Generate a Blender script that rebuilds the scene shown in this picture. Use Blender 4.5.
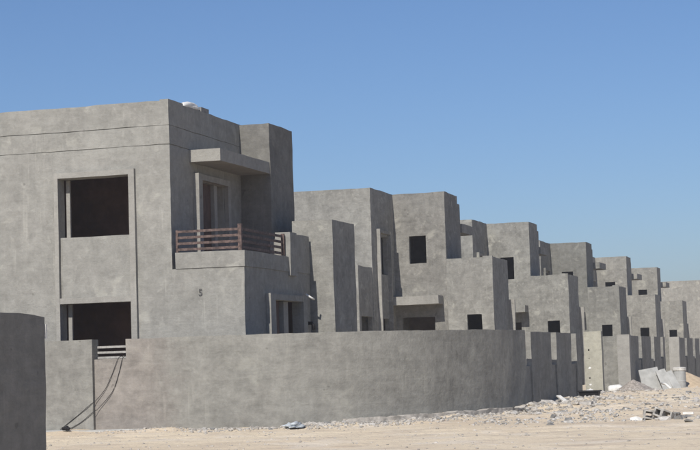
import bpy, bmesh, math, random
from mathutils import Vector, Matrix, noise

R = math.radians
scene = bpy.context.scene
for o in list(bpy.data.objects):
    bpy.data.objects.remove(o, do_unlink=True)
COL = scene.collection

# ------------------------------------------------------------------ camera
YAW, PITCH, ROLL, FPX, EYE = R(-16.2032), R(4.3642), R(-1.7976), 1800.0, 1.6
fw = Vector((math.sin(YAW) * math.cos(PITCH), math.cos(YAW) * math.cos(PITCH), math.sin(PITCH)))
rt = Vector((math.cos(YAW), -math.sin(YAW), 0))
up = rt.cross(fw)
rt2 = math.cos(ROLL) * rt + math.sin(ROLL) * up
up2 = -math.sin(ROLL) * rt + math.cos(ROLL) * up
cam_data = bpy.data.cameras.new('camera')
cam_data.sensor_fit = 'HORIZONTAL'
cam_data.sensor_width = 36.0
cam_data.lens = 36.0 * FPX / 700.0
cam_data.clip_start = 0.1
cam_data.clip_end = 6000
cam = bpy.data.objects.new('camera', cam_data)
COL.objects.link(cam)
m3 = Matrix((rt2, up2, -fw)).transposed()
cam.matrix_world = Matrix.Translation((0, 0, EYE)) @ m3.to_4x4()
scene.camera = cam

# ------------------------------------------------------------------ sky and sun
SUN_EL, SUN_TH = R(41), R(2.5)
world = bpy.data.worlds.new('World')
scene.world = world
world.use_nodes = True
wn = world.node_tree
wn.nodes.clear()
sky = wn.nodes.new('ShaderNodeTexSky')
sky.sky_type = 'NISHITA'
sky.sun_disc = False
sky.sun_elevation = SUN_EL
sky.sun_rotation = R(180) + SUN_TH
sky.altitude = 0
sky.air_density = 1.0
sky.dust_density = 0.8
sky.ozone_density = 8.0
bg = wn.nodes.new('ShaderNodeBackground')
bg.inputs['Strength'].default_value = 0.096
wo = wn.nodes.new('ShaderNodeOutputWorld')
tint = wn.nodes.new('ShaderNodeMix')
tint.data_type = 'RGBA'
tint.blend_type = 'MULTIPLY'
tint.inputs[0].default_value = 1.0
tint.inputs[7].default_value = (0.985, 0.95, 1.0, 1)
wn.links.new(sky.outputs[0], tint.inputs[6])
wn.links.new(tint.outputs[2], bg.inputs[0])
wn.links.new(bg.outputs[0], wo.inputs[0])

sd = bpy.data.lights.new('sun', 'SUN')
sd.energy = 5.0
sd.angle = R(0.53)
sd.color = (1.0, 0.957, 0.885)
sun = bpy.data.objects.new('sun', sd)
COL.objects.link(sun)
sdir = Vector((-math.sin(SUN_TH) * math.cos(SUN_EL), -math.cos(SUN_TH) * math.cos(SUN_EL), math.sin(SUN_EL)))
sun.rotation_euler = (-sdir).to_track_quat('-Z', 'Y').to_euler()
sun.location = sdir * 60

vs = scene.view_settings
vs.view_transform = 'Standard'
vs.look = 'None'
vs.exposure = 0.0
vs.gamma = 1.0
vs.use_curve_mapping = False

# ------------------------------------------------------------------ materials
def mat_base(name, rough=0.9):
    m = bpy.data.materials.new(name)
    m.use_nodes = True
    nt = m.node_tree
    b = nt.nodes['Principled BSDF']
    b.inputs['Roughness'].default_value = rough
    b.inputs['Specular IOR Level'].default_value = 0.25
    return m, nt, b

class NT:
    """tiny node-graph helper"""
    def __init__(self, nt):
        self.nt = nt
        g = nt.nodes.new('ShaderNodeNewGeometry')
        self.pos = g.outputs['Position']
    def mapping(self, scale, off=(0, 0, 0)):
        n = self.nt.nodes.new('ShaderNodeMapping')
        n.inputs['Scale'].default_value = scale
        n.inputs['Location'].default_value = off
        self.nt.links.new(self.pos, n.inputs['Vector'])
        return n.outputs[0]
    def noise(self, scale, detail=4, rough=0.55, vec=None, dist=0.0):
        n = self.nt.nodes.new('ShaderNodeTexNoise')
        n.inputs['Scale'].default_value = scale
        n.inputs['Detail'].default_value = detail
        n.inputs['Roughness'].default_value = rough
        n.inputs['Distortion'].default_value = dist
        self.nt.links.new(vec if vec is not None else self.pos, n.inputs['Vector'])
        return n.outputs['Fac']
    def ramp(self, fac, a, b, lo=0.0, hi=1.0):
        n = self.nt.nodes.new('ShaderNodeMapRange')
        n.inputs['From Min'].default_value = a
        n.inputs['From Max'].default_value = b
        n.inputs['To Min'].default_value = lo
        n.inputs['To Max'].default_value = hi
        n.interpolation_type = 'SMOOTHSTEP'
        self.nt.links.new(fac, n.inputs['Value'])
        return n.outputs[0]
    def math(self, op, a, b):
        n = self.nt.nodes.new('ShaderNodeMath')
        n.operation = op
        for i, v in enumerate((a, b)):
            if isinstance(v, (int, float)):
                n.inputs[i].default_value = v
            else:
                self.nt.links.new(v, n.inputs[i])
        return n.outputs[0]
    def mix(self, fac, a, b, mode='MIX'):
        n = self.nt.nodes.new('ShaderNodeMix')
        n.data_type = 'RGBA'
        n.blend_type = mode
        for s, v in ((n.inputs[0], fac), (n.inputs[6], a), (n.inputs[7], b)):
            if isinstance(v, (int, float)):
                s.default_value = v
            elif isinstance(v, tuple):
                s.default_value = (*v, 1)
            else:
                self.nt.links.new(v, s)
        return n.outputs[2]
    def bump(self, h, strength, dist, bsdf, prev=None):
        n = self.nt.nodes.new('ShaderNodeBump')
        n.inputs['Strength'].default_value = strength
        n.inputs['Distance'].default_value = dist
        self.nt.links.new(h, n.inputs['Height'])
        if prev is not None:
            self.nt.links.new(prev, n.inputs['Normal'])
        self.nt.links.new(n.outputs[0], bsdf.inputs['Normal'])
        return n.outputs[0]

def plaster(name, col, seed=0.0, contrast=1.0, patch=0.35, band=0.5, pink=None):
    m, nt, b = mat_base(name, 0.92)
    g = NT(nt)
    col = (col[0] * 1.10, col[1] * 1.075, col[2] * 1.025)
    off = (seed * 7.3, seed * 3.1, seed * 5.7)
    base = g.mapping((1, 1, 1), off)
    big = g.noise(0.6, 8, 0.68, base, 0.3)
    mid = g.noise(3.0, 10, 0.74, base, 0.3)
    brush = g.noise(1.0, 8, 0.72, g.mapping((2.0, 2.0, 13.0), off), 0.35)
    brush2 = g.noise(1.0, 8, 0.72, g.mapping((11.0, 11.0, 2.2), off), 0.35)
    streak = g.noise(1.0, 8, 0.68, g.mapping((3.4, 3.4, 0.30), off))
    trow = g.noise(1.0, 9, 0.70, g.mapping((0.9, 0.9, 4.2), off), 0.6)
    swirl = g.noise(1.7, 7, 0.66, g.mapping((1, 1, 1), (off[0] + 5, off[1] + 2, off[2] + 8)), 2.6)
    fine = g.noise(17, 6, 0.72, base)
    grain = g.noise(75, 3, 0.6, base)
    c = col
    dk = tuple(v * 0.62 for v in c)
    lt = tuple(min(1, v * 1.40) for v in c)
    k = g.math('MULTIPLY', g.ramp(big, 0.33, 0.68), 0.28)
    k = g.math('ADD', k, g.math('MULTIPLY', g.ramp(mid, 0.28, 0.72), 0.40))
    k = g.math('ADD', k, g.math('MULTIPLY', g.ramp(streak, 0.3, 0.7), 0.14))
    k = g.math('ADD', k, g.math('MULTIPLY', g.ramp(trow, 0.3, 0.7), 0.26 * band))
    k = g.math('ADD', k, g.math('MULTIPLY', g.ramp(swirl, 0.3, 0.7), 0.16))
    bm_ = g.ramp(g.noise(0.85, 4, 0.6, g.mapping((1, 1, 1), (off[0] + 13, off[1] + 29, off[2])), 0.8), 0.44, 0.56)
    bsel = nt.nodes.new('ShaderNodeMix')
    nt.links.new(bm_, bsel.inputs[0])
    nt.links.new(g.ramp(brush, 0.3, 0.7), bsel.inputs[2])
    nt.links.new(g.ramp(brush2, 0.3, 0.7, 0.25, 0.75), bsel.inputs[3])
    k = g.math('ADD', k, g.math('MULTIPLY', bsel.outputs[0], 0.16))
    k = g.math('SUBTRACT', k, 0.13)
    k2 = g.math('ADD', g.math('MULTIPLY', g.math('SUBTRACT', k, 0.5), contrast), 0.5)
    colr = g.mix(k2, dk, lt)
    # smeared pale repair patches
    pt = g.noise(1.25, 4, 0.55, g.mapping((1, 1, 1.2), (off[0] + 31, off[1] + 5, off[2])), 0.5)
    pm = g.ramp(pt, 0.60, 0.70, 0, patch)
    colr = g.mix(pm, colr, (min(1, c[0] * 1.55), min(1, c[1] * 1.55), min(1, c[2] * 1.5)))
    spk = g.noise(4.6, 3, 0.6, g.mapping((1, 1, 1), (off[0] + 3, off[1] + 71, off[2] + 13)), 0.3)
    colr = g.mix(g.ramp(spk, 0.58, 0.72, 0, patch * 0.75), colr, (min(1, c[0] * 1.5), min(1, c[1] * 1.5), min(1, c[2] * 1.48)))
    spd = g.noise(3.7, 4, 0.6, g.mapping((1, 1, 1.3), (off[0] + 43, off[1] + 7, off[2] + 3)), 0.3)
    colr = g.mix(g.ramp(spd, 0.55, 0.74, 0, 0.16 + patch * 0.3), colr, (c[0] * 0.62, c[1] * 0.61, c[2] * 0.6))
    # pale drips and runs
    dr = g.noise(1.0, 5, 0.6, g.mapping((8.0, 8.0, 0.5), (off[0] + 2, off[1] + 9, off[2] + 1)))
    drm = g.math('MULTIPLY', g.ramp(dr, 0.56, 0.70), g.ramp(g.noise(0.7, 3, 0.5, g.mapping((1, 1, 1), (off[0] + 77, off[1], off[2]))), 0.48, 0.62, 0, 0.42))
    colr = g.mix(drm, colr, (min(1, c[0] * 1.5), min(1, c[1] * 1.5), min(1, c[2] * 1.48)))
    # hairline shrinkage cracks, only here and there
    vo = nt.nodes.new('ShaderNodeTexVoronoi')
    vo.feature = 'DISTANCE_TO_EDGE'
    vo.inputs['Scale'].default_value = 0.55
    wv = nt.nodes.new('ShaderNodeVectorMath')
    wv.operation = 'MULTIPLY_ADD'
    nn = nt.nodes.new('ShaderNodeTexNoise')
    nn.inputs['Scale'].default_value = 2.2
    nn.inputs['Detail'].default_value = 5
    nt.links.new(base, nn.inputs['Vector'])
    nt.links.new(nn.outputs['Color'], wv.inputs[0])
    wv.inputs[1].default_value = (0.5, 0.5, 0.5)
    nt.links.new(base, wv.inputs[2])
    nt.links.new(wv.outputs[0], vo.inputs['Vector'])
    ck = g.math('MULTIPLY', g.ramp(vo.outputs['Distance'], 0.0, 0.008, 0.22, 0.0), g.ramp(big, 0.54, 0.64))
    colr = g.mix(ck, colr, (c[0] * 0.35, c[1] * 0.34, c[2] * 0.33))
    # dark small spots (tie holes, chipped spots)
    sp = g.noise(3.3, 2, 0.5, g.mapping((1, 1, 1), (off[0] + 11, off[1] + 51, off[2])))
    colr = g.mix(g.ramp(sp, 0.72, 0.76, 0, 0.45), colr, (c[0] * 0.4, c[1] * 0.39, c[2] * 0.37))
    # warmer / cooler drift
    hue = g.noise(0.9, 3, 0.5, g.mapping((1, 1, 1), (off[0] - 17, off[1], off[2] + 9)))
    colr = g.mix(g.ramp(hue, 0.35, 0.65, 0, 0.5), colr, g.mix(1.0, colr, (0.99, 1.0, 1.0), 'MULTIPLY'))
    colr = g.mix(g.ramp(fine, 0.3, 0.7, 0, 0.22), colr, g.mix(1.0, colr, (0.80, 0.79, 0.77), 'MULTIPLY'))
    if pink:
        sx = nt.nodes.new('ShaderNodeSeparateXYZ')
        nt.links.new(g.pos, sx.inputs[0])
        wob = g.math('ADD', sx.outputs[0], g.math('MULTIPLY', g.math('SUBTRACT', mid, 0.5), 2.2))
        pf = g.ramp(wob, pink[0], pink[1], 0.85, 0.0)
        colr = g.mix(pf, colr, g.mix(1.0, colr, (1.06, 0.985, 0.98), 'MULTIPLY'))
    nt.links.new(colr, b.inputs['Base Color'])
    h = g.math('ADD', g.math('MULTIPLY', mid, 0.9), g.math('MULTIPLY', fine, 0.35))
    h = g.math('ADD', h, g.math('MULTIPLY', trow, 0.5))
    n1 = g.bump(h, 0.7, 0.035, b)
    g.bump(grain, 0.3, 0.004, b, n1)
    return m

def simple(name, col, rough=0.8, var=0.25, scale=6.0, metallic=0.0):
    m, nt, b = mat_base(name, rough)
    g = NT(nt)
    n = g.noise(scale, 5, 0.6)
    c = g.mix(g.ramp(n, 0.3, 0.7), tuple(v * (1 - var) for v in col), tuple(min(1, v * (1 + var)) for v in col))
    nt.links.new(c, b.inputs['Base Color'])
    b.inputs['Metallic'].default_value = metallic
    g.bump(g.noise(scale * 6, 4, 0.6), 0.3, 0.006, b)
    return m

def ground_material():
    m, nt, b = mat_base('sandy_ground', 0.97)
    g = NT(nt)
    big = g.noise(0.16, 5, 0.6, None, 0.5)
    mid = g.noise(0.9, 6, 0.65, g.mapping((0.55, 1.0, 1)), 0.4)
    fine = g.noise(7, 5, 0.7)
    grain = g.noise(38, 4, 0.7)
    c = g.mix(g.ramp(big, 0.35, 0.65), (0.63, 0.52, 0.375), (0.69, 0.585, 0.43))
    c = g.mix(g.ramp(mid, 0.45, 0.72, 0, 0.65), c, (0.42, 0.34, 0.265))
    c = g.mix(g.ramp(fine, 0.52, 0.75, 0, 0.5), c, (0.36, 0.30, 0.245))
    dust = g.noise(0.55, 5, 0.6, g.mapping((1, 1, 1), (9, 4, 2)), 0.6)
    c = g.mix(g.ramp(dust, 0.5, 0.66, 0, 0.6), c, (0.69, 0.61, 0.50))
    foot = g.noise(2.6, 5, 0.7, g.mapping((1, 0.7, 1), (3, 8, 1)), 0.8)
    c = g.mix(g.ramp(foot, 0.54, 0.68, 0, 0.5), c, (0.40, 0.335, 0.27))
    c = g.mix(g.ramp(grain, 0.55, 0.75, 0, 0.35), c, (0.33, 0.285, 0.24))
    nt.links.new(c, b.inputs['Base Color'])
    h = g.math('ADD', g.math('MULTIPLY', mid, 1.0), g.math('MULTIPLY', fine, 0.5))
    n1 = g.bump(h, 0.9, 0.10, b)
    g.bump(grain, 0.5, 0.015, b, n1)
    return m

M = {}
M['ground'] = ground_material()
M['house_end'] = plaster('plaster_end_house', (0.233, 0.232, 0.222), 0.0, 0.8, 0.4)
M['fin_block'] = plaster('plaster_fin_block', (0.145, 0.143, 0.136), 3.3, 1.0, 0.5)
tints = [((0.207, 0.206, 0.196), 1.05), ((0.200, 0.200, 0.190), 1.15), ((0.182, 0.182, 0.172), 1.1),
         ((0.212, 0.208, 0.194), 1.1), ((0.210, 0.206, 0.191), 1.0), ((0.228, 0.222, 0.206), 0.9)]  # last three lightened: distance haze put into the plaster colour
for i, (c, ct) in enumerate(tints):
    M['house%d' % i] = plaster('plaster_house_%d' % i, c, 1.7 + i * 2.3, ct * 1.1, 0.8)
M['tower0'] = plaster('plaster_brown_tower', (0.180, 0.177, 0.168), 5.1, 1.2, 0.85)
M['tower2'] = plaster('plaster_dark_tower', (0.155, 0.156, 0.147), 8.6, 1.0, 0.6)
M['wall'] = plaster('plaster_boundary_wall', (0.192, 0.191, 0.181), 4.4, 1.0, 0.35, 1.0, pink=(-18.4, -16.8))
M['wall_plain'] = plaster('plaster_street_wall', (0.190, 0.189, 0.180), 7.9, 1.0, 0.4, 1.0)
M['near'] = plaster('plaster_near_wall', (0.18, 0.178, 0.172), 9.1, 0.8, 0.1, 1.0)
M['pier'] = plaster('plaster_pale_pier', (0.285, 0.28, 0.243), 6.2, 0.7, 0.3, 0.6)
M['trim'] = plaster('plaster_trim', (0.25, 0.246, 0.235), 2.2, 0.6, 0.2)
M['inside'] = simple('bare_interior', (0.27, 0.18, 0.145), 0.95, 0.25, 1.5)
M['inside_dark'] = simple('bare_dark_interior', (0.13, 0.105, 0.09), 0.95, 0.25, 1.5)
M['rail'] = simple('red_brown_primer', (0.095, 0.066, 0.058), 0.7, 0.5, 11)
M['wood'] = simple('brown_door_wood', (0.085, 0.05, 0.038), 0.65, 0.3, 5)
M['metal'] = simple('grey_rail_metal', (0.30, 0.29, 0.27), 0.6, 0.2, 9)
M['white'] = simple('white_bag', (0.62, 0.61, 0.58), 0.75, 0.12, 8)
M['lid'] = simple('dusty_lid', (0.5, 0.48, 0.44), 0.8, 0.3, 6)
M['slab'] = simple('pale_slab', (0.35, 0.35, 0.335), 0.85, 0.16, 3)
M['rubble'] = simple('rubble_concrete', (0.36, 0.335, 0.30), 0.95, 0.4, 3.2)
M['chunk'] = simple('broken_concrete', (0.40, 0.38, 0.35), 0.95, 0.25, 7)
M['darkchunk'] = simple('grey_block', (0.20, 0.195, 0.185), 0.95, 0.3, 6)
M['block'] = simple('dusty_block', (0.28, 0.265, 0.24), 0.95, 0.35, 8)
M['black'] = simple('black_rubber', (0.012, 0.011, 0.012), 0.7, 0.3, 8)
M['cable'] = simple('black_cable', (0.03, 0.027, 0.027), 0.6, 0.2, 8)
M['blue'] = simple('pale_blue_plastic', (0.40, 0.43, 0.45), 0.65, 0.3, 9)
M['gravel'] = simple('grey_gravel', (0.30, 0.265, 0.23), 0.97, 0.35, 14)
M['tan'] = simple('tan_sand', (0.47, 0.37, 0.255), 0.97, 0.15, 6)
M['paint'] = simple('black_paint', (0.085, 0.083, 0.08), 0.9, 0.4, 30)

# ------------------------------------------------------------------ object helpers
def tag(o, label=None, cat=None, group=None, kind=None):
    if label: o['label'] = label
    if cat: o['category'] = cat
    if group: o['group'] = group
    if cat and not kind: kind = 'thing'
    if kind: o['kind'] = kind
    return o

def link_mesh(name, verts, faces, mats, parent=None, midx=None, smooth=False, loc=None):
    me = bpy.data.meshes.new(name)
    if loc is not None:
        verts = [(v[0] - loc[0], v[1] - loc[1], v[2] - loc[2]) for v in verts]
    me.from_pydata([tuple(v) for v in verts], [], faces)
    for mt in (mats if isinstance(mats, (list, tuple)) else [mats]):
        me.materials.append(mt)
    if midx:
        me.polygons.foreach_set('material_index', midx)
    if smooth:
        me.polygons.foreach_set('use_smooth', [True] * len(me.polygons))
    me.update()
    o = bpy.data.objects.new(name, me)
    COL.objects.link(o)
    if parent is not None:
        o.parent = parent
        pl = parent.location if parent.parent is None else parent.location + parent.parent.location
        o.location = Vector(loc if loc is not None else (0, 0, 0)) - pl
    elif loc is not None:
        o.location = loc
    return o

def empty(name, loc):
    o = bpy.data.objects.new(name, None)
    o.empty_display_size = 0.3
    COL.objects.link(o)
    o.location = loc
    return o

JAMP = 0.015
def jit(p, amp=None):
    a = JAMP if amp is None else amp
    p = Vector(p)
    n = noise.noise_vector(p * 0.9) * a + noise.noise_vector(p * 3.1 + Vector((7, 3, 1))) * (a * 0.6) + noise.noise_vector(p * 7.3 + Vector((1, 9, 4))) * (a * 0.35)
    return p + n

def cuts(a, b, extra, step):
    s = sorted({round(a, 5), round(b, 5)} | {round(e, 5) for e in extra if a + 1e-4 < e < b - 1e-4})
    out = [s[0]]
    for q in s[1:]:
        n = max(1, int(math.ceil((q - out[-1]) / step - 1e-6)))
        p = out[-1]
        for i in range(1, n + 1):
            out.append(p + (q - p) * i / n)
    return out

def wall(name, parent, axis, sign, pos, u0, u1, z0, z1, holes=(), t=0.25, mat=None, inner=None, step=0.3, amp=None):
    """One wall panel standing on a plane.  axis 'x' or 'y' is the normal axis, sign its outward side,
    pos the outer face; u runs along the other axis; holes = (u0,u1,z0,z1) real openings."""
    us = cuts(u0, u1, [h[0] for h in holes] + [h[1] for h in holes], step)
    zs = cuts(z0, z1, [h[2] for h in holes] + [h[3] for h in holes], step)
    def solid(i, j):
        if i < 0 or j < 0 or i >= len(us) - 1 or j >= len(zs) - 1:
            return False
        cu, cz = (us[i] + us[i + 1]) / 2, (zs[j] + zs[j + 1]) / 2
        return not any(h[0] < cu < h[1] and h[2] < cz < h[3] for h in holes)
    V, F, MI, idx = [], [], [], {}
    def vid(i, j, side):
        k = (i, j, side)
        if k not in idx:
            d = pos if side == 0 else pos - sign * t
            p = (d, us[i], zs[j]) if axis == 'x' else (us[i], d, zs[j])
            idx[k] = len(V)
            q = jit(p, amp)
            if j == len(zs) - 1 and z1 > 5:
                q.z += 0.014 * noise.noise(Vector(p) * 1.1 + Vector((4, 4, 0))) + 0.012 * noise.noise(Vector(p) * 4.7)
            V.append(q)
        return idx[k]
    flip = (sign > 0) if axis == 'x' else (sign < 0)
    def quad(a, b, c, d, mi):
        F.append((a, b, c, d) if flip else (d, c, b, a))
        MI.append(mi)
    for i in range(len(us) - 1):
        for j in range(len(zs) - 1):
            if not solid(i, j):
                continue
            quad(vid(i, j, 0), vid(i + 1, j, 0), vid(i + 1, j + 1, 0), vid(i, j + 1, 0), 0)
            quad(vid(i, j + 1, 1), vid(i + 1, j + 1, 1), vid(i + 1, j, 1), vid(i, j, 1), 1)
            if not solid(i - 1, j): quad(vid(i, j, 1), vid(i, j, 0), vid(i, j + 1, 0), vid(i, j + 1, 1), 0)
            if not solid(i + 1, j): quad(vid(i + 1, j, 0), vid(i + 1, j, 1), vid(i + 1, j + 1, 1), vid(i + 1, j + 1, 0), 0)
            if not solid(i, j - 1): quad(vid(i, j, 1), vid(i + 1, j, 1), vid(i + 1, j, 0), vid(i, j, 0), 0)
            if not solid(i, j + 1): quad(vid(i, j + 1, 0), vid(i + 1, j + 1, 0), vid(i + 1, j + 1, 1), vid(i, j + 1, 1), 0)
    return link_mesh(name, V, F, [mat, inner or mat], parent, MI)

def box(name, parent, x0, x1, y0, y1, z0, z1, mat, step=0.6, amp=None, bevel=0.0):
    """a block with subdivided, slightly uneven faces"""
    xs, ys, zs = cuts(x0, x1, [], step), cuts(y0, y1, [], step), cuts(z0, z1, [], step)
    V, F, idx = [], [], {}
    def vid(i, j, k):
        key = (i, j, k)
        if key not in idx:
            idx[key] = len(V)
            V.append(jit((xs[i], ys[j], zs[k]), amp))
        return idx[key]
    nx, ny, nz = len(xs) - 1, len(ys) - 1, len(zs) - 1
    for i in range(nx):
        for j in range(ny):
            F.append((vid(i, j, 0), vid(i, j + 1, 0), vid(i + 1, j + 1, 0), vid(i + 1, j, 0)))
            F.append((vid(i, j, nz), vid(i + 1, j, nz), vid(i + 1, j + 1, nz), vid(i, j + 1, nz)))
    for i in range(nx):
        for k in range(nz):
            F.append((vid(i, 0, k), vid(i + 1, 0, k), vid(i + 1, 0, k + 1), vid(i, 0, k + 1)))
            F.append((vid(i, ny, k), vid(i, ny, k + 1), vid(i + 1, ny, k + 1), vid(i + 1, ny, k)))
    for j in range(ny):
        for k in range(nz):
            F.append((vid(0, j, k), vid(0, j, k + 1), vid(0, j + 1, k + 1), vid(0, j + 1, k)))
            F.append((vid(nx, j, k), vid(nx, j + 1, k), vid(nx, j + 1, k + 1), vid(nx, j, k + 1)))
    return link_mesh(name, V, F, mat, parent)

def volume(parent, x0, x1, y0, y1, z1, mat, holes=None, sides='-y+x+y-x', t=0.25, z0=-0.3, roof=None, floors=(), inner=None):
    """hollow plastered volume: every side a wall of its own, plus roof and floor slabs"""
    holes = holes or {}
    ins = inner or M['inside']
    if '-y' in sides:
        wall('wall', parent, 'y', -1, y0, x0, x1, z0, z1, holes.get('-y', ()), t, mat, ins)
    if '+y' in sides:
        wall('wall', parent, 'y', 1, y1, x0, x1, z0, z1, holes.get('+y', ()), t, mat, ins)
    ya = y0 + (t if '-y' in sides else 0)
    yb = y1 - (t if '+y' in sides else 0)
    if '+x' in sides:
        wall('wall', parent, 'x', 1, x1, ya, yb, z0, z1, holes.get('+x', ()), t, mat, ins)
    if '-x' in sides:
        wall('wall', parent, 'x', -1, x0, ya, yb, z0, z1, holes.get('-x', ()), t, mat, ins)
    for zf in (list(floors) + ([roof] if roof is not None else [])):
        nm = 'roof_slab' if zf == roof else 'floor_slab'
        xa = x0 + (t if '-x' in sides else 0)
        xb = x1 - (t if '+x' in sides else 0)
        box(nm, parent, xa + 0.004, xb - 0.004, ya + 0.004, yb - 0.004, zf - 0.2, zf, ins, 2.0, 0.0)

def tube(name, pts, r, mat, parent=None, seg=8, loc=None):
    V, F = [], []
    n = len(pts)
    pts = [Vector(p) for p in pts]
    for i, p in enumerate(pts):
        d = (pts[min(i + 1, n - 1)] - pts[max(i - 1, 0)]).normalized()
        a = Vector((0, 0, 1)) if abs(d.z) < 0.9 else Vector((1, 0, 0))
        u = d.cross(a).normalized()
        w = d.cross(u)
        for k in range(seg):
            an = 2 * math.pi * k / seg
            V.append(p + (u * math.cos(an) + w * math.sin(an)) * r)
    for i in range(n - 1):
        for k in range(seg):
            F.append((i * seg + k, i * seg + (k + 1) % seg, (i + 1) * seg + (k + 1) % seg, (i + 1) * seg + k))
    F.append(tuple(range(seg))[::-1])
    F.append(tuple((n - 1) * seg + k for k in range(seg)))
    return link_mesh(name, V, F, mat, parent, None, True, loc)

ICO = None
def ico():
    global ICO
    if ICO is None:
        bm = bmesh.new()
        bmesh.ops.create_icosphere(bm, subdivisions=1, radius=1)
        ICO = ([v.co.copy() for v in bm.verts], [tuple(v.index for v in f.verts) for f in bm.faces])
        bm.free()
    return ICO

ICO2 = None
def ico2():
    global ICO2
    if ICO2 is None:
        bm = bmesh.new()
        bmesh.ops.create_icosphere(bm, subdivisions=3, radius=1)
        ICO2 = ([v.co.copy() for v in bm.verts], [tuple(v.index for v in f.verts) for f in bm.faces])
        bm.free()
    return ICO2

# ------------------------------------------------------------------ ground
def smooth(a, b, x):
    t = max(0, min(1, (x - a) / (b - a)))
    return t * t * (3 - 2 * t)

PATH_PTS = [(-19.75, 43.25), (-17.2, 43.2), (-15.1, 43.42), (-13.9, 43.8), (-12.9, 44.4), (-12.0, 45.35), (-11.2, 46.6), (-10.55, 48.3), (-10.16, 50.2), (-9.99, 52.5)]
def catmull(pts, n=10):
    P = [Vector((p[0], p[1], 0)) for p in pts]
    P = [P[0] * 2 - P[1]] + P + [P[-1] * 2 - P[-2]]
    out = []
    for i in range(1, len(P) - 2):
        a, b, c, d = P[i - 1:i + 3]
        for k in range(n):
            t = k / n
            out.append(0.5 * ((2 * b) + (c - a) * t + (2 * a - 5 * b + 4 * c - d) * t * t + (3 * b - a - 3 * c + d) * t ** 3))
    out.append(P[-2])
    return out
PATH = catmull(PATH_PTS, 10)
def path_dist(x, y):
    return min((p.x - x) ** 2 + (p.y - y) ** 2 for p in PATH) ** 0.5

HEAPS = [(-9.6, 57.5, 2.3, 0.20), (-9.0, 51.8, 1.6, 0.16), (-9.8, 60.5, 1.6, 0.02), (-11.6, 46.6, 1.3, 0.10), (-6.2, 47.0, 2.5, 0.08),
         (-7.0, 62.0, 3.5, 0.10), (-4.5, 52.0, 3.0, 0.10), (-8.5, 90.0, 3.0, 0.25), (-7.4, 70.0, 2.2, 0.16), (-9.0, 66.5, 2.0, 0.2)]
def gz(x, y):
    p = Vector((x, y, 0))
    h = noise.noise(p * 0.35) * 0.035
    if 24 < y < 110 and -24 < x < 8:
        h += noise.noise(p * 1.3) * 0.022 + noise.noise(p * 4.0) * 0.008
        if y < 54 and x < -8:
            d = path_dist(x, y)
            h += 0.13 * math.exp(-(d / 0.9) ** 2) * (0.55 + 1.1 * noise.noise(p * 0.8 + Vector((3, 1, 0))))
        rough = math.exp(-((x + 9) / 2.6) ** 2) * smooth(46, 52, y)
        h += rough * (noise.noise(p * 1.9 + Vector((5, 5, 0))) * 0.06 + noise.noise(p * 5.5) * 0.03)
        wide = math.exp(-((x + 6.5) / 4.0) ** 2) * smooth(43, 47, y)
        h += wide * (0.12 * (0.5 - abs(noise.noise(p * 0.75 + Vector((2, 8, 0))))) + noise.noise(p * 2.6 + Vector((9, 5, 0))) * 0.035)
        rut = math.exp(-((y - 39.0 - x * 0.05 + noise.noise(p * 0.2) * 0.8) / 0.22) ** 2) + math.exp(-((y - 40.7 - x * 0.05 + noise.noise(p * 0.2) * 0.8) / 0.22) ** 2)
        h -= 0.035 * rut
        for hx, hy, hr, hh in HEAPS:
            d2 = ((x - hx) ** 2 + (y - hy) ** 2) / (hr * hr)
            if d2 < 5:
                h += hh * math.exp(-d2 * 1.4)
    return h

def span(a, b, n):
    return [a + (b - a) * i / n for i in range(n)]
xs = [-2500, -1200, -600, -300, -150, -90, -60, -45, -36] + span(-30, -22, 8) + span(-22, 2, 120) + span(2, 12, 20) + [12, 16, 24, 40, 70, 130, 300, 600, 1200, 2500]
ys = [-2500, -1000, -400, -150, -60, -25, -10, 0, 8, 16] + span(22, 34, 24) + span(34, 64, 150) + span(64, 110, 115) + span(110, 200, 30) + [200, 240, 320, 500, 900, 1600, 3500]
V = [(x, y, gz(x, y)) for y in ys for x in xs]
nx = len(xs)
F = [(j * nx + i, j * nx + i + 1, (j + 1) * nx + i + 1, (j + 1) * nx + i) for j in range(len(ys) - 1) for i in range(nx - 1)]
tag(link_mesh('ground', V, F, M['ground'], None, None, True), kind='structure')

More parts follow.
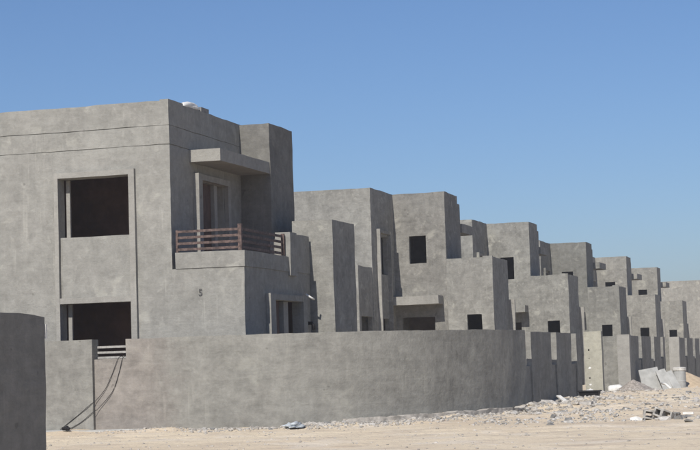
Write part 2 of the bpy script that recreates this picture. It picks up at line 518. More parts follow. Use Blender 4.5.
# ------------------------------------------------------------------ the railed end house
def end_house():
    h = tag(empty('house', (-18, 44.8, 0)),
            'grey plastered house with railed balcony and canopy, behind the curved wall', 'house')
    mt, ins, tr = M['house_end'], M['inside'], M['trim']
    X0, X1, Y0, Y1 = -33.0, -18.0, 44.8, 54.0
    t = 0.3
    wy = [(-21.25, -19.17, 0.9, 3.42), (-21.25, -19.17, 5.22, 6.83)]
    wx = [(46.9, 48.95, 4.32, 6.79)]
    tiers = [(-0.3, 7.592), (7.608, 8.112), (8.128, 8.79)]
    for n, (a, b) in enumerate(tiers):
        volume(h, X0, X1, Y0, Y1, b, mt, {'-y': wy, '+x': wx} if n == 0 else None, t=t, z0=a)
    e = 0.03
    for a, b in ((7.592, 7.608), (8.112, 8.128)):           # recessed shadow grooves
        wall('groove', h, 'y', -1, Y0 + e, X0 + e, X1 - e, a - 0.02, b + 0.02, (), 0.1, mt, mt, 1.0)
        wall('groove', h, 'x', 1, X1 - e, Y0 + e + 0.1, Y1 - e, a - 0.02, b + 0.02, (), 0.1, mt, mt, 1.0)
    for nm, z in (('roof_slab', 7.55), ('floor_slab', 4.25), ('floor_slab', 0.75)):
        box(nm, h, X0 + t + .004, X1 - t - .004, Y0 + t + .004, Y1 - t - .004, z - 0.2, z, ins, 3.0, 0)
    # inner partition so the rooms stay dark
    wall('partition', h, 'y', -1, 48.9, X0 + t + .01, -20.2, 0.76, 4.04, (), 0.15, ins, ins, 2.0)
    wall('partition', h, 'y', -1, 48.9, X0 + t + .01, -20.2, 4.26, 7.34, (), 0.15, ins, ins, 2.0)
    # two-storey projecting window frame with plain panel between
    fy0, fy1 = Y0 - 0.115, Y0 - 0.001
    box('window_frame', h, -21.37, -21.25, fy0, fy1, -0.2, 6.99, tr, 0.5, 0.006)
    box('window_frame', h, -19.17, -19.0, fy0, fy1, -0.2, 6.99, tr, 0.5, 0.006)
    box('window_frame', h, -21.25, -19.17, fy0, fy1, 6.84, 6.985, tr, 0.5, 0.006)
    box('window_lintel', h, -21.25, -19.17, fy0 + 0.012, fy1, 3.42, 3.575, tr, 0.5, 0.006)
    box('panel', h, -21.16, -19.172, Y0 - 0.06, Y0 - 0.002, 3.577, 5.215, mt, 0.4, 0.008)
    for za, zb in ((5.23, 6.82), (0.9, 3.41)):
        box('window_jamb', h, -21.2, -21.09, Y0 + 0.31, Y0 + 0.38, za, zb, tr, 0.8, 0.004)
    # balcony block
    bx = -15.96
    volume(h, X1, bx, Y0, 50.47, 4.23, mt, {'+x': [(46.95, 49.42, 0.3, 3.38)]}, sides='-y+x+y', t=0.22, floors=(4.05,))
    px, py = bx + 0.025, Y0 - 0.025
    wall('balcony_parapet', h, 'y', -1, py, -17.9, px, 4.233, 4.66, (), 0.2, mt, mt)
    wall('balcony_parapet', h, 'x', 1, px, py + 0.2, 48.5, 4.233, 4.655, (), 0.2, mt, mt)
    box('balcony_pier', h, -16.33, bx + 0.08, 48.5, 49.1, 4.12, 5.36, mt, 0.35)
    wall('balcony_wall', h, 'x', 1, bx + 0.02, 49.1, 50.47, 4.233, 5.33, (), 0.25, mt, mt)
    wall('balcony_wall', h, 'y', 1, 50.47, -17.08, bx - 0.24, 4.233, 5.30, (), 0.2, mt, mt)
    # railing
    rm = M['rail']
    rl = box('balcony_railing', h, -16.13, -16.03, Y0 + 0.03, Y0 + 0.13, 4.662, 5.36, rm, 1, 0)
    box('railing_post', rl, -17.9, -17.84, Y0 + 0.045, Y0 + 0.105, 4.662, 5.27, rm, 1, 0)
    box('railing_post', rl, -16.11, -16.02, 48.36, 48.45, 4.66, 5.30, rm, 1, 0)
    for z in (4.745, 4.905, 5.065, 5.225):
        box('rail', rl, -17.84, -16.13, Y0 + 0.05, Y0 + 0.10, z - 0.033, z + 0.033, rm, 1, 0.004)
        box('rail', rl, -16.105, -16.055, Y0 + 0.13, 48.36, z - 0.033, z + 0.033, rm, 1, 0.004)
    # canopy above the balcony and tall fin block
    box('canopy', h, X1 + .002, -17.08, 46.23, 50.4, 7.25, 7.585, tr, 0.5)
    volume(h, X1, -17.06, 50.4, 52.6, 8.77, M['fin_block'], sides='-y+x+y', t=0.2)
    # balcony door with projecting surround
    sx = X1 + 0.17
    box('door_frame', h, X1 + .002, sx, 46.5, 46.78, 4.1, 6.97, tr, 0.5, 0.006)
    box('door_frame', h, X1 + .002, sx - .05, 48.98, 49.2, 4.1, 6.97, tr, 0.5, 0.006)
    box('door_frame', h, X1 + .002, sx - .01, 46.78, 48.98, 6.80, 6.965, tr, 0.5, 0.006)
    dr = box('door', h, X1 - 0.22, X1 - 0.16, 46.9, 48.25, 4.3, 6.79, M['wood'], 1, 0)
    box('door_post', h, X1 - 0.24, X1 - 0.05, 48.26, 48.5, 4.3, 6.79, M['trim'], 1, 0)
    # ground-floor door surround on the street side
    box('door_frame', h, bx + .002, bx + 0.14, 46.5, 46.93, -0.2, 3.56, tr, 0.5, 0.006)
    box('door_frame', h, bx + .002, bx + 0.13, 49.44, 49.8, -0.2, 3.555, mt, 0.5, 0.006)
    box('door_frame', h, bx + .002, bx + 0.12, 46.93, 49.44, 3.385, 3.55, mt, 0.5, 0.006)
    box('door', h, bx - 0.2, bx - 0.13, 46.96, 47.95, 0.3, 3.37, M['wood'], 1, 0)
    box('door_post', h, bx - 0.2, bx - 0.04, 48.1, 48.5, 0.3, 3.37, M['trim'], 1, 0)
    tube('pipe_stub', [(bx + .05, 49.9, 3.62), (bx + .22, 49.95, 3.50), (bx + .24, 50.1, 3.47)], 0.03, M['white'], h)
    tube('drain_elbow', [(bx - .02, 50.2, 2.78), (bx + .12, 50.2, 2.78), (bx + .17, 50.2, 2.70), (bx + .17, 50.2, 2.58)], 0.05, M['black'], h)
    # rear stair block
    volume(h, -16.5, -15.26, 50.62, 52.95, 5.82, M['house0'], sides='-y+x+y-x', t=0.2, roof=5.0)
    # little raised kerb at the roof corner
    box('parapet_kerb', h, -18.25, -18.01, 44.83, 45.9, 8.79, 8.84, mt, 0.4)
    # painted numeral
    cu = bpy.data.curves.new('painted_number', 'FONT')
    cu.body = '5'
    cu.size = 0.25
    cu.extrude = 0.001
    tmp = bpy.data.objects.new('tmp_number', cu)
    COL.objects.link(tmp)
    dg = bpy.context.evaluated_depsgraph_get()
    me = bpy.data.meshes.new_from_object(tmp.evaluated_get(dg))
    bpy.data.objects.remove(tmp, do_unlink=True)
    me.materials.clear(); me.materials.append(M['paint'])
    o = bpy.data.objects.new('painted_number', me)
    COL.objects.link(o)
    o.parent = h
    o.rotation_euler = (R(90), 0, 0)
    o.location = Vector((-17.27, Y0 - 0.022, 3.5)) - h.location
    return h
end_house()

# things left on its roof
def lump(name, c, r, mat, seed, rough=0.25, flat=None, fine=False, parent=None):
    vv, ff = ico2() if fine else ico()
    out = []
    for v in vv:
        k = 1 + rough * noise.noise(v * 1.6 + Vector((seed, seed * 2.1, 0))) + rough * 0.5 * noise.noise(v * 4 + Vector((seed * 3, 1, seed)))
        p = Vector((v.x * r[0] * k, v.y * r[1] * k, v.z * r[2] * k))
        if flat is not None:
            p.z = max(p.z, flat * r[2])
        out.append(p + Vector(c))
    return link_mesh(name, out, ff, mat, parent, None, fine, loc=(c[0], c[1], c[2] + (flat if flat is not None else -1) * r[2]))
tag(lump('sack', (-18.14, 46.75, 8.875), (0.13, 0.62, 0.115), M['white'], 3.0, 0.3, -0.75, True),
    'white cement sack lying on the parapet of the railed house', 'sack')
tag(box('concrete_block', None, -18.26, -18.03, 47.35, 47.95, 8.792, 8.93, M['darkchunk'], 0.3, 0.01),
    'grey concrete block beside the sack on the roof parapet', 'block')

# ------------------------------------------------------------------ the row of repeated houses
ORD = ['first', 'second', 'third', 'fourth', 'fifth']
def row_house(k, Y0):
    rnd = random.Random(50 + k)
    h = tag(empty('house', (-17.6, Y0, 0)),
            'unfinished grey house with stepped towers, %s in the row beyond the railed house' % ORD[k], 'house',
            'row of unfinished houses')
    mt, ins = M['house%d' % k], M['inside']
    tw = {0: M['tower0'], 2: M['tower2']}.get(k, mt)
    dk = M['inside_dark']
    XM, XT, XL = -19.9, -17.6, -15.6
    # main volume, set back
    ya = Y0 - 3.6
    fr = ya + 0.72
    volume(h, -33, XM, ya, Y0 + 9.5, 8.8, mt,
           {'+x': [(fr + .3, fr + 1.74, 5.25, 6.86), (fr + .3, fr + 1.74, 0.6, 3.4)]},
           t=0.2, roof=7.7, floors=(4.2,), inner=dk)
    tr = M['trim'] if k == 0 else mt
    box('window_frame', h, XM + .002, XM + 0.17, fr, fr + 0.14, -0.2, 7.12, tr, 0.5, 0.008)
    box('window_frame', h, XM + .002, XM + 0.15, fr + 1.8, fr + 1.92, -0.2, 7.1, mt, 0.5, 0.008)
    box('window_frame', h, XM + .002, XM + 0.14, fr + 0.14, fr + 1.8, 6.98, 7.1, mt, 0.5, 0.008)
    # single-storey annex before it
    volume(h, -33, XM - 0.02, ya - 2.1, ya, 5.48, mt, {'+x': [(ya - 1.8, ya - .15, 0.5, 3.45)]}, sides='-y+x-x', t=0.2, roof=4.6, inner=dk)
    # tall tower
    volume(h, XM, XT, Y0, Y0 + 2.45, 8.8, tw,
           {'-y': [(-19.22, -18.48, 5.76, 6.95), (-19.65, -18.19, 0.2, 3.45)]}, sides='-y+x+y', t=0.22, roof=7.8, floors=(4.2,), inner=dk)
    volume(h, XM, XT - 0.1, Y0 + 2.45, Y0 + 3.4, 8.49, tw, sides='+x+y', t=0.2, roof=8.2)
    # beam canopy over the terrace
    box('canopy', h, XM + .002, XT - 0.02 + (0.35 if k >= 2 else 0), Y0 + 3.4, Y0 + 5.6 + (0.6 if k >= 2 else 0), 7.24, 7.64, mt, 0.5)
    # lower front block with terrace parapet
    volume(h, XT, XL, Y0, Y0 + 3.3, 5.9, mt,
           {'-y': [(-16.78, -16.13, 2.45, 3.48)]}, sides='-y+x+y', t=0.2, roof=4.7, inner=dk)
    box('parapet_cap', h, XL - 0.42, XL - 0.005, Y0 + 0.03, Y0 + 0.2, 5.9, 5.96, mt, 0.3)
    # entrance canopy
    box('entrance_canopy', h, XM + .06, -17.8, Y0 - 0.9, Y0 - .001, 3.97, 4.33, M['trim'] if k == 0 else mt, 0.4, 0.014)
    # thin fin at the end of the lower block
    box('fin', h, XL - .1, XL + 0.25, Y0 + 3.303, Y0 + 3.45, -0.2, 4.3 - 0.3 * rnd.random(), M['trim'], 0.4)
    return h
Y0S = [75.2, 94.75, 114.3, 133.5, 152.7]
for k, y in enumerate(Y0S):
    row_house(k, y)

def far_house():
    h = tag(empty('house', (-17, 186, 0)), 'wide pale grey block closing the far end of the row of houses', 'house')
    mt = M['house5']
    volume(h, -45, -11, 186, 198, 8.85, mt, {'-y': [(-19.5, -18.0, 1.0, 2.6), (-15.2, -13.8, 1.0, 2.6), (-15.2, -13.8, 4.6, 6.2)]}, t=0.3, roof=7.8, floors=(4.0,))
    return h
far_house()

# ------------------------------------------------------------------ boundary wall round the end plot
def sweep(name, parent, pts, off_out, off_in, z0, z1, mat, rows=6, amp=0.012, topnoise=0.0, cap=True):
    """vertical wall following pts; positive offset = street side"""
    n = len(pts)
    V, F = [], []
    nor = []
    for i in range(n):
        d = (pts[min(i + 1, n - 1)] - pts[max(i - 1, 0)]).normalized()
        nor.append(Vector((d.y, -d.x, 0)))
    prof = []
    for r in range(rows + 1):
        prof.append((off_out, r / rows))
    for r in range(rows + 1):
        prof.append((off_in, 1 - r / rows))
    m = len(prof)
    for i in range(n):
        zt = z1 + (noise.noise(pts[i] * 0.8 + Vector((0, 0, 9))) + 0.6 * noise.noise(pts[i] * 3.3)) * topnoise
        for o, f in prof:
            p = pts[i] + nor[i] * o
            V.append(jit((p.x, p.y, z0 + (zt - z0) * f), amp))
    for i in range(n - 1):
        for r in range(m):
            F.append((i * m + r, (i + 1) * m + r, (i + 1) * m + (r + 1) % m, i * m + (r + 1) % m))
    F.append(tuple(range(m)))
    F.append(tuple((n - 1) * m + r for r in range(m))[::-1])
    return link_mesh(name, V, F, mat, parent)

bw = tag(empty('boundary_wall', (-14.5, 44.0, 0)), 'long curved grey plaster wall around the railed house', 'wall')
i0 = next(i for i, p in enumerate(PATH) if p.x > -18.72)
sweep('wall_section', bw, PATH[i0:], 0.0, -0.22, -0.4, 2.385, M['wall'], 7, 0.012, 0.012)
sweep('gate_infill', bw, [p for p in PATH[:i0 + 1]], -0.004, -0.2, -0.4, 1.885, M['wall'], 5, 0.01, 0.01)
wall('wall_section', bw, 'y', -1, 43.13, -24.5, -19.62, -0.4, 2.40, (), 0.4, M['wall_plain'], M['wall_plain'], 0.4)
for z in (1.925, 2.06, 2.2):
    box('rail', bw, -19.615, -18.7, 43.44, 43.50, z - 0.028, z + 0.028, M['metal'], 1, 0)
# exposed rough footing along the bend
j0 = next(i for i, p in enumerate(PATH) if p.x > -13.2)
sweep('footing', bw, PATH[j0:], 0.32, -0.002, -0.3, 0.19, M['rubble'], 2, 0.05, 0.07)
# threshold kerb at the blocked gateway
box('threshold', bw, -21.6, -18.0, 42.85, 43.12, -0.3, 0.075, M['slab'], 0.3, 0.02)

# street-side panels of the end plot
PT = 0.24
def panel(parent, y0, y1, mat, x=-10.0, z=2.36):
    box('wall_panel', parent, x - PT, x, y0, y1, -0.4, z, mat, 0.45)
def infill(parent, y0, y1, mat, x=-10.0, z=1.33):
    box('low_infill', parent, x - PT + 0.04, x - 0.05, y0 + .002, y1 - .002, -0.4, z, mat, 0.45)
for a, b in ((53.5, 56.9), (57.9, 60.8), (61.9, 62.9)):
    panel(bw, a, b, M['wall_plain'])
for a, b in ((52.3, 53.5), (56.9, 57.9), (60.8, 61.9)):
    infill(bw, a, b, M['wall_plain'])

# fences of the other plots
PLACE = ['in front of the first row house', 'in front of the second row house', 'in front of the third row house', 'in front of the fourth row house']
for k in range(4):
    dy = 19.5 * k
    f = tag(empty('boundary_wall', (-10, 75.7 + dy, 0)), 'grey slotted wall of upright panels ' + PLACE[k], 'wall', 'slotted walls along the street')
    box('gate_pier', f, -10.5, -9.98, 75.62 + dy, 76.1 + dy, -0.4, 2.40, M['trim'], 0.4)
    box('return_wall', f, -11.6, -10.5, 76.2 + dy, 76.42 + dy, -0.4, 2.36, M['house2'], 0.4)
    if k == 1:
        pass
    for a, b in ((76.1, 78.7), (79.8, 83.1), (84.4, 86.9), (88.0, 88.8)):
        panel(f, a + dy, b + dy, M['wall_plain'])
    for a, b in ((78.7, 79.8), (83.1, 84.4), (86.9, 88.0)):
        infill(f, a + dy, b + dy, M['wall_plain'])
gp = tag(empty('gate_pier', (-10.9, 71.5, 0)), 'pale freestanding gate pier with a vertical row of tie holes', 'pier')
wall('pier_body', gp, 'y', -1, 71.5, -11.24, -10.55, -0.4, 2.53,
     [(-11.09, -11.03, 1.76, 1.83), (-11.10, -11.02, 0.66, 0.71), (-11.08, -11.04, 1.45, 1.48)], 0.42, M['pier'], M['pier'], 0.25, 0.014)

for z, r_ in ((1.07, .05), (0.42, .045), (0.2, .07)):
    lump('plaster_dab', (-11.05, 71.5, z), (r_ * 1.3, .03, r_), M['white'], z * 9, .4, None, False, gp)

# near wall at the edge of the road
nw = tag(empty('near_wall', (-12.4, 22, 0)), 'dark shaded plaster wall end standing before the other walls', 'wall')
V, F = [], []
yy = [8 + (25.55 - 8) * i / 40 for i in range(41)]
for i, y in enumerate(yy):
    d = 25.55 - y
    top = 2.50 - 0.02 * math.exp(-(d / 0.5) ** 2) - (0.03 if i == 40 else 0)
    rows = [-0.3 + (top + 0.3) * r / 10 for r in range(11)]
    for z in rows: V.append(jit((-12.42, y, z), 0.012))
    for z in rows[::-1]: V.append(jit((-12.67, y, z), 0.012))
m = 22
for i in range(40):
    for r in range(m):
        F.append((i * m + r, (i + 1) * m + r, (i + 1) * m + (r + 1) % m, i * m + (r + 1) % m))
F.append(tuple(range(m)))
F.append(tuple(40 * m + r for r in range(m))[::-1])
link_mesh('wall_body', V, F, M['near'], nw)
box('sunlit_notch', nw, -12.44, -12.40, 25.56, 25.60, 2.12, 2.34, M['white'], 1, 0)  # white piece added to paint the sunlit notch on the wall's end edge

# ------------------------------------------------------------------ loose things
def cable(pts, label):
    tag(tube('cable', catm3(pts), 0.008, M['cable'], None, 6, loc=pts[-1]), label, 'cable', 'cables hanging at the gateway')
def catm3(pts, n=8):
    P = [Vector(p) for p in pts]
    P = [P[0] * 2 - P[1]] + P + [P[-1] * 2 - P[-2]]
    out = []
    for i in range(1, len(P) - 2):
        a, b, c, d = P[i - 1:i + 3]
        for k in range(n):
            t = k / n
            out.append(0.5 * ((2 * b) + (c - a) * t + (2 * a - 5 * b + 4 * c - d) * t * t + (3 * b - a - 3 * c + d) * t ** 3))
    out.append(P[-2])
    return out
cable([(-18.78, 43.6, 1.93), (-18.8, 43.235, 1.91), (-18.9, 43.205, 1.55), (-19.1, 43.21, 1.05), (-19.5, 43.19, 0.62), (-19.63, 43.11, 0.52), (-19.95, 43.11, 0.28), (-20.3, 43.1, 0.1)],
      'black cable hanging over the blocked gateway wall, the shorter of the two')
cable([(-18.88, 43.6, 1.93), (-18.92, 43.235, 1.91), (-19.1, 43.21, 1.5), (-19.3, 43.21, 1.12), (-19.57, 43.19, 0.82), (-19.68, 43.11, 0.73), (-20.05, 43.11, 0.45), (-20.55, 43.1, 0.1)],
      'black cable sweeping farther from the gateway wall notch to the ground')
tag(lump('rubber_scrap', (-20.2, 42.7, 0.05 + gz(-20.2, 42.7)), (0.10, 0.08, 0.07), M['black'], 5.0, 0.9, -0.3, True),
    'black crumpled rubber scrap at the foot of the gateway wall', 'scrap')
tag(lump('plastic_bag', (-14.0, 42.6, 0.04 + gz(-14.0, 42.6)), (0.17, 0.3, 0.075), M['blue'], 8.0, 1.4, -0.3, True),
    'pale blue crumpled plastic bag at the foot of the curved wall', 'bag')

def chunk_mesh(seed, r):
    rd = random.Random(seed)
    bm = bmesh.new()
    for _ in range(14):
        v = Vector((rd.uniform(-1, 1), rd.uniform(-1, 1), rd.uniform(-1, 1)))
        mx = max(abs(v.x), abs(v.y), abs(v.z))
        v = v / mx * rd.uniform(0.75, 1.0)
        bm.verts.new((v.x * r[0], v.y * r[1], v.z * r[2]))
    res = bmesh.ops.convex_hull(bm, input=bm.verts)
    bmesh.ops.delete(bm, geom=[g for g in res['geom_interior'] if isinstance(g, bmesh.types.BMVert)], context='VERTS')
    me = bpy.data.meshes.new('concrete_chunk')
    bm.to_mesh(me); bm.free()
    return me

def place_chunk(x, y, r, seed, mat, label, group, name='concrete_chunk', dz=0.3):
    me = chunk_mesh(seed, r)
    me.materials.append(mat)
    o = bpy.data.objects.new(name, me)
    COL.objects.link(o)
    rd = random.Random(seed * 7)
    o.location = (x, y, gz(x, y) + r[2] * dz)
    o.rotation_euler = (rd.uniform(-.3, .3), rd.uniform(-.3, .3), rd.uniform(0, 6.3))
    return tag(o, label, 'rubble', group)

rd = random.Random(11)
def rubble(x, y, r, seed, p_pale, where, group):
    pale = rd.random() < p_pale
    place_chunk(x, y, r, seed, M['chunk'] if pale else M['darkchunk'], ('pale ' if pale else 'dark grey ') + where, group, dz=rd.uniform(-.1, .35))
for i in range(60):
    y = 46.5 + rd.random() ** 0.8 * 12
    x = -9.1 + rd.gauss(0, 0.6) + (y - 50) * 0.02
    if y < 50.5: x = max(x, -9.7 - (51 - y) * 0.12 + 0.25)
    s = rd.uniform(0.05, 0.13) * (1.7 if rd.random() < .16 else 1)
    rubble(x, y, (s * rd.uniform(.8, 1.6), s, s * rd.uniform(.35, .7)), 100 + i, .7,
           'broken concrete chunk in the rubble pile at the bend of the wall', 'rubble at the bend')
for i in range(30):
    p = PATH[rd.randrange(4, len(PATH) - 18)]
    x, y = p.x + rd.uniform(0, .5), p.y - rd.uniform(0.25, 1.3)
    s = rd.uniform(0.03, 0.075)
    rubble(x, y, (s * 1.3, s, s * .7), 200 + i, .6, 'broken stone along the foot of the curved wall', 'stones along the curved wall')
for i in range(46):
    x, y = rd.uniform(-9.2, -3.2), rd.uniform(41, 70)
    s = rd.uniform(0.04, 0.11)
    rubble(x, y, (s * rd.uniform(1, 2), s, s * .7), 300 + i, .5, 'loose stone lying on the open sand of the street', 'stones on the street')
for i in range(12):
    x, y = -5.1 + rd.gauss(0, .35), 43.95 + rd.gauss(0, .3)
    s = rd.uniform(0.05, 0.12)
    rubble(x, y, (s * 1.3, s, s * .8), 400 + i, .35, 'broken piece around the hollow blocks on the street', 'pieces around the hollow blocks')

# small rubble and pebbles that cannot be counted
def scatter(name, n, sampler, smin, smax, mat, label):
    vv, ff = ico()
    rd = random.Random(hash(name) % 1000 if False else len(name) * 17)
    V, F = [], []
    for _ in range(n):
        x, y, k = sampler(rd)
        s = rd.uniform(smin, smax) * k * (1 if rd.random() < .85 else 1.7)
        z = gz(x, y)
        a = rd.uniform(0, 6.3)
        ca, sa = math.cos(a), math.sin(a)
        sx, sy, sz = s * rd.uniform(.8, 1.5), s, s * rd.uniform(.45, .8)
        b = len(V)
        for v in vv:
            q = 1 + rd.uniform(-.28, .22)
            px, py, pz = v.x * sx * q, v.y * sy * q, v.z * sz * q
            V.append((x + px * ca - py * sa, y + px * sa + py * ca, z + pz + sz * .3))
        F.extend(tuple(b + i for i in f) for f in ff)
    return tag(link_mesh(name, V, F, mat), label, 'rubble', kind='stuff')
def s_wall(rd):
    while True:
        i = rd.randrange(2, len(PATH))
        if rd.random() < 0.12 + 0.25 * smooth(-18.5, -16, PATH[i].x) + 1.6 * max(0, noise.noise(PATH[i] * 0.9 + Vector((0, 0, 4)))):
            break
    p = PATH[i]
    d = abs(rd.gauss(0, 0.5 + 0.5 * abs(noise.noise(p * 0.7)))) + 0.05
    q = PATH[min(i + 1, len(PATH) - 1)] - PATH[max(i - 1, 0)]
    q.normalize()
    t = rd.uniform(-.3, .3)
    return p.x + q.y * d + q.x * t, p.y - q.x * d + q.y * t, 1.0
def s_fence(rd):
    y = 50 + rd.random() ** 1.3 * 40
    return -9.85 + abs(rd.gauss(0, 1.0)), y, 1.3
def s_open(rd):
    return rd.uniform(-21, -1), rd.uniform(31, 75), 1.0
scatter('wall_rubble', 2600, s_wall, 0.008, 0.042, M['rubble'], 'fine rubble strewn along the foot of the curved wall')
scatter('fence_rubble_spill', 1700, s_fence, 0.012, 0.055, M['rubble'], 'spilled rubble along the slotted walls')
def s_street(rd):
    while True:
        x, y = rd.uniform(-9.6, -2.5), rd.uniform(42.5, 68)
        if noise.noise(Vector((x * .5, y * .28, 3))) > rd.uniform(-.25, .35):
            return x, y, 1.0
scatter('street_rubble_pale', 1300, s_street, 0.012, 0.05, M['chunk'], 'pale rubble strewn over the rough street ground')
scatter('street_rubble_dark_bits', 700, s_street, 0.012, 0.045, M['darkchunk'], 'dark rubble bits strewn over the rough street ground')
scatter('sand_pebbles_scatter', 2600, s_open, 0.008, 0.028, M['rubble'], 'pebbles scattered over the open sand')

# mortar tub by the last panel
def tub():
    x, y = -9.2, 59.3
    z = gz(x, y)
    def ring(hx, hy, zz): return [(x - hx, y - hy, z + zz), (x + hx, y - hy, z + zz), (x + hx, y + hy, z + zz), (x - hx, y + hy, z + zz)]
    V = ring(.26, .2, .0) + ring(.33, .26, .27) + ring(.37, .30, .27) + ring(.37, .30, .305) + ring(.315, .245, .305) + ring(.24, .18, .03)
    F = [(3, 2, 1, 0)]
    for r in range(5):
        for k in range(4):
            F.append((r * 4 + k, r * 4 + (k + 1) % 4, r * 4 + 4 + (k + 1) % 4, r * 4 + 4 + k))
    F.append((20, 21, 22, 23))
    tag(link_mesh('mortar_tub', V, F, M['black'], loc=(x, y, z)), 'black plastic mortar tub beside the last wall panel', 'tub')
tub()

def bag(x, y, r, seed, label, rot=0.0):
    vv, ff = ico2()
    V = []
    for v in vv:
        p = Vector((abs(v.x) ** .55 * math.copysign(1, v.x) * r[0], abs(v.y) ** .6 * math.copysign(1, v.y) * r[1], abs(v.z) ** .75 * math.copysign(1, v.z) * r[2]))
        p += noise.noise_vector(p * 7 + Vector((seed, 0, 0))) * 0.03
        V.append(p)
    o = link_mesh('cement_bag', V, ff, M['white'], None, None, True)
    o.location = (x, y, gz(x, y) + r[2] * .85)
    o.rotation_euler = (0, 0, rot)
    tag(o, label, 'bag')
bag(-10.62, 75.35, (.31, .22, .17), 1, 'white cement bag before the return wall of the slotted fence', .1)
bag(-11.0, 71.0, (.17, .2, .12), 2, 'small white bag at the foot of the pale gate pier', .4)

def heap(name, x, y, rx, ry, h, mat, seed, label):
    V, F = [], []
    nr, na = 14, 40
    z0 = gz(x, y) - 0.06
    for i in range(nr + 1):
        f = i / nr
        for k in range(na):
            a = 2 * math.pi * k / na
            wob = 1 + 0.22 * noise.noise(Vector((math.cos(a) * 1.4, math.sin(a) * 1.4, seed)))
            px, py = math.cos(a) * rx * f * wob, math.sin(a) * ry * f * wob
            zz = h * max(0, 1 - f) ** 0.95 + 0.05 * noise.noise(Vector((px * 2.2, py * 2.2, seed))) * (1 - f * .5) + .02 * noise.noise(Vector((px * 7, py * 7, seed)))
            V.append((x + px, y + py, z0 + zz if i < nr else z0 - .1))
    for i in range(nr):
        for k in range(na):
            F.append((i * na + k, (i + 1) * na + k, (i + 1) * na + (k + 1) % na, i * na + (k + 1) % na))
    tag(link_mesh(name, V, F, mat, None, None, True, loc=(x, y, z0)), label, 'heap')
heap('gravel_heap', -9.55, 73.2, 0.95, 1.1, 0.58, M['gravel'], 2.0, 'grey gravel heap between the pale pier and leaning slabs')
heap('sand_heap', -8.35, 81.5, 1.6, 2.2, 0.75, M['tan'], 5.0, 'tan sand heap behind the leaning slabs')
heap('sand_heap', -6.9, 84.5, 1.4, 2.0, 0.5, M['ground'], 9.0, 'pale low sand heap beside the tan heap')

# slabs leaning on the fence
def slab(x, y, w, hgt, t, lean, twist, roll, label, mat=None):
    o = link_mesh('leaning_slab', *box_local(w, t, hgt, 0.25), mat or M['slab'])
    o.location = (x, y, gz(x, y) - 0.03)
    o.rotation_euler = (roll, lean, twist)
    tag(o, label, 'slab', 'slabs leaning on the slotted wall')
def box_local(w, t, h, step):
    """slab with length w along y, thickness t along x, height h, edges slightly chipped"""
    ys_ = cuts(-w / 2, w / 2, [], step); zs_ = cuts(0, h, [], step)
    V, F, idx = [], [], {}
    def vid(j, k, s):
        key = (j, k, s)
        if key not in idx:
            e = j in (0, len(ys_) - 1) or k in (0, len(zs_) - 1)
            p = Vector((-t / 2 if s else t / 2, ys_[j], zs_[k]))
            V.append(jit(p, 0.03 if e else 0.01)); idx[key] = len(V) - 1
        return idx[key]
    nj, nk = len(ys_) - 1, len(zs_) - 1
    for j in range(nj):
        for k in range(nk):
            F.append((vid(j, k, 0), vid(j + 1, k, 0), vid(j + 1, k + 1, 0), vid(j, k + 1, 0)))
            F.append((vid(j, k + 1, 1), vid(j + 1, k + 1, 1), vid(j + 1, k, 1), vid(j, k, 1)))
        F.append((vid(j, 0, 1), vid(j + 1, 0, 1), vid(j + 1, 0, 0), vid(j, 0, 0)))
        F.append((vid(j, nk, 0), vid(j + 1, nk, 0), vid(j + 1, nk, 1), vid(j, nk, 1)))
    for k in range(nk):
        F.append((vid(0, k, 1), vid(0, k, 0), vid(0, k + 1, 0), vid(0, k + 1, 1)))
        F.append((vid(nj, k, 0), vid(nj, k, 1), vid(nj, k + 1, 1), vid(nj, k + 1, 0)))
    return V, F
S_T = R(-68)
slab(-9.30, 77.3, 0.85, 0.98, 0.07, R(-14), S_T, R(7), 'widest pale slab leaning at the end of the slab stack by the gravel heap')
slab(-8.62, 77.2, 0.42, 0.98, 0.06, R(-20), S_T, R(15), 'narrow pale slab leaning next to the widest slab')
slab(-8.22, 77.3, 0.32, 0.95, 0.06, R(-24), S_T, R(20), 'thin pale slab leaning steepest, beside the white drum')
def drum():
    x, y = -8.35, 79.2
    z = gz(x, y)
    prof = [(.0, 0), (.26, 0), (.27, .05), (.27, .3), (.285, .31), (.285, .34), (.27, .35), (.27, .78), (.30, .80), (.30, .90), (.26, .93), (.0, .95)]
    V, F, n = [], [], 20
    for r, zz in prof:
        for k in range(n):
            a = 2 * math.pi * k / n
            V.append((x + r * math.cos(a), y + r * math.sin(a), z + zz))
    for i in range(len(prof) - 1):
        for k in range(n):
            F.append((i * n + k, i * n + (k + 1) % n, (i + 1) * n + (k + 1) % n, (i + 1) * n + k))
    d = link_mesh('drum', V[:n * 8], [f for f in F if max(f) < n * 8], M['slab'], loc=(x, y, z))
    tag(d, 'pale drum with white lid beside the leaning slabs', 'drum')
    off = n * 7
    link_mesh('lid', V[off:], [tuple(i - off for i in f) for f in F if min(f) >= off], M['lid'], d, loc=(x, y, z + .78))
drum()
tag(tube('white_pipe', [(-8.75, 75.9, gz(-8.75, 75.9) + .33), (-8.55, 75.6, .30 + gz(-8.55, 75.6)), (-8.3, 75.2, .06 + gz(-8.3, 75.2))], 0.05, M['white'], loc=(-8.3, 75.2, gz(-8.3, 75.2))),
    'short bent white pipe resting against the leaning slabs', 'pipe')

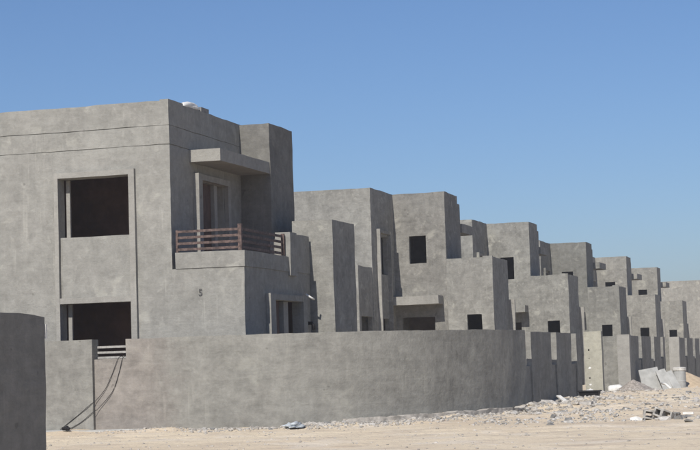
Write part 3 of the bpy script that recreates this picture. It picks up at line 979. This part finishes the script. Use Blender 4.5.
# broken hollow blocks on the street
def hollow_block(x, y, rz, tilt, label, l=.5, w=.22, h=.3):
    V, F = [], []
    us = [-.5, -.42, -.29, -.2, -.06, .06, .2, .29, .42, .5]
    us = [u * l for u in (-.5, -.40, -.08, .08, .40, .5)]
    vs_ = [u * w for u in (-.5, -.3, .3, .5)]
    idx = {}
    def vid(i, j, k):
        if (i, j, k) not in idx:
            V.append(jit((us[i] + 3 * l, vs_[j], k * h * (1 if us[i] < .1 * l or k == 0 else .62)), 0.05) - Vector((3 * l, 0, 0))); idx[(i, j, k)] = len(V) - 1
        return idx[(i, j, k)]
    hole = lambda i, j: j == 1 and i in (1, 3)
    ok = lambda i, j: 0 <= i < 5 and 0 <= j < 3 and not hole(i, j)
    for i in range(5):
        for j in range(3):
            if not ok(i, j): continue
            F.append((vid(i, j, 1), vid(i + 1, j, 1), vid(i + 1, j + 1, 1), vid(i, j + 1, 1)))
            F.append((vid(i, j + 1, 0), vid(i + 1, j + 1, 0), vid(i + 1, j, 0), vid(i, j, 0)))
            if not ok(i - 1, j): F.append((vid(i, j, 0), vid(i, j, 1), vid(i, j + 1, 1), vid(i, j + 1, 0)))
            if not ok(i + 1, j): F.append((vid(i + 1, j, 1), vid(i + 1, j, 0), vid(i + 1, j + 1, 0), vid(i + 1, j + 1, 1)))
            if not ok(i, j - 1): F.append((vid(i, j, 1), vid(i, j, 0), vid(i + 1, j, 0), vid(i + 1, j, 1)))
            if not ok(i, j + 1): F.append((vid(i, j + 1, 0), vid(i, j + 1, 1), vid(i + 1, j + 1, 1), vid(i + 1, j + 1, 0)))
    o = link_mesh('hollow_block', V, F, M['block'])
    o.location = (x, y, gz(x, y) + .045)
    o.rotation_euler = (tilt, .2, rz)
    tag(o, label, 'block', 'blocks dumped on the street')
hollow_block(-5.30, 44.0, .15, R(78), 'grey hollow block lying on its side on the street, cores showing')
hollow_block(-4.97, 43.85, -.35, R(66), 'tilted grey hollow block propped beside the other block on the street', .42)
o = place_chunk(-5.68, 43.6, (.16, .11, .09), 77, M['white'], 'white plaster lump beside the hollow blocks on the street', None, 'plaster_lump')
o['category'] = 'plaster lump'
tag(box('plank', None, -4.72, -4.46, 45.2, 45.30, gz(-4.6, 45.6) + .02, gz(-4.6, 45.6) + .07, M['white'], .2, .01), 'short white plank behind the hollow blocks on the street', 'plank')
tag(box('flat_slab', None, -8.6, -8.2, 53.0, 53.5, gz(-8.4, 53.2) + .05, gz(-8.4, 53.2) + .13, M['chunk'], .2, .02), 'flat pale slab piece lying on the rubble by the wall panels', 'slab')
pk = box('plank', None, -.5, .5, -.07, .07, -.02, .02, M['white'], .3, .008)
pk.location = (-9.45, 55.6, gz(-9.45, 55.6) + .12)
pk.rotation_euler = (0, R(14), R(-62))
tag(pk, 'white plank lying on the sand mound by the wall panels', 'plank')

# ------------------------------------------------------------------ thin desert haze
hm = bpy.data.materials.new('haze')
hm.use_nodes = True
hm.node_tree.nodes.clear()
pv = hm.node_tree.nodes.new('ShaderNodeVolumePrincipled')
pv.inputs['Color'].default_value = (1.0, 0.975, 0.95, 1)
pv.inputs['Density'].default_value = 0.0008
pv.inputs['Anisotropy'].default_value = 0.2
ho = hm.node_tree.nodes.new('ShaderNodeOutputMaterial')
hm.node_tree.links.new(pv.outputs[0], ho.inputs['Volume'])
hz = box('haze', None, -3000, 3000, -3000, 4000, -1.5, 9.6, hm, 9000, 0)
tag(hz, 'thin pale desert haze over the whole street', 'haze', kind='stuff')
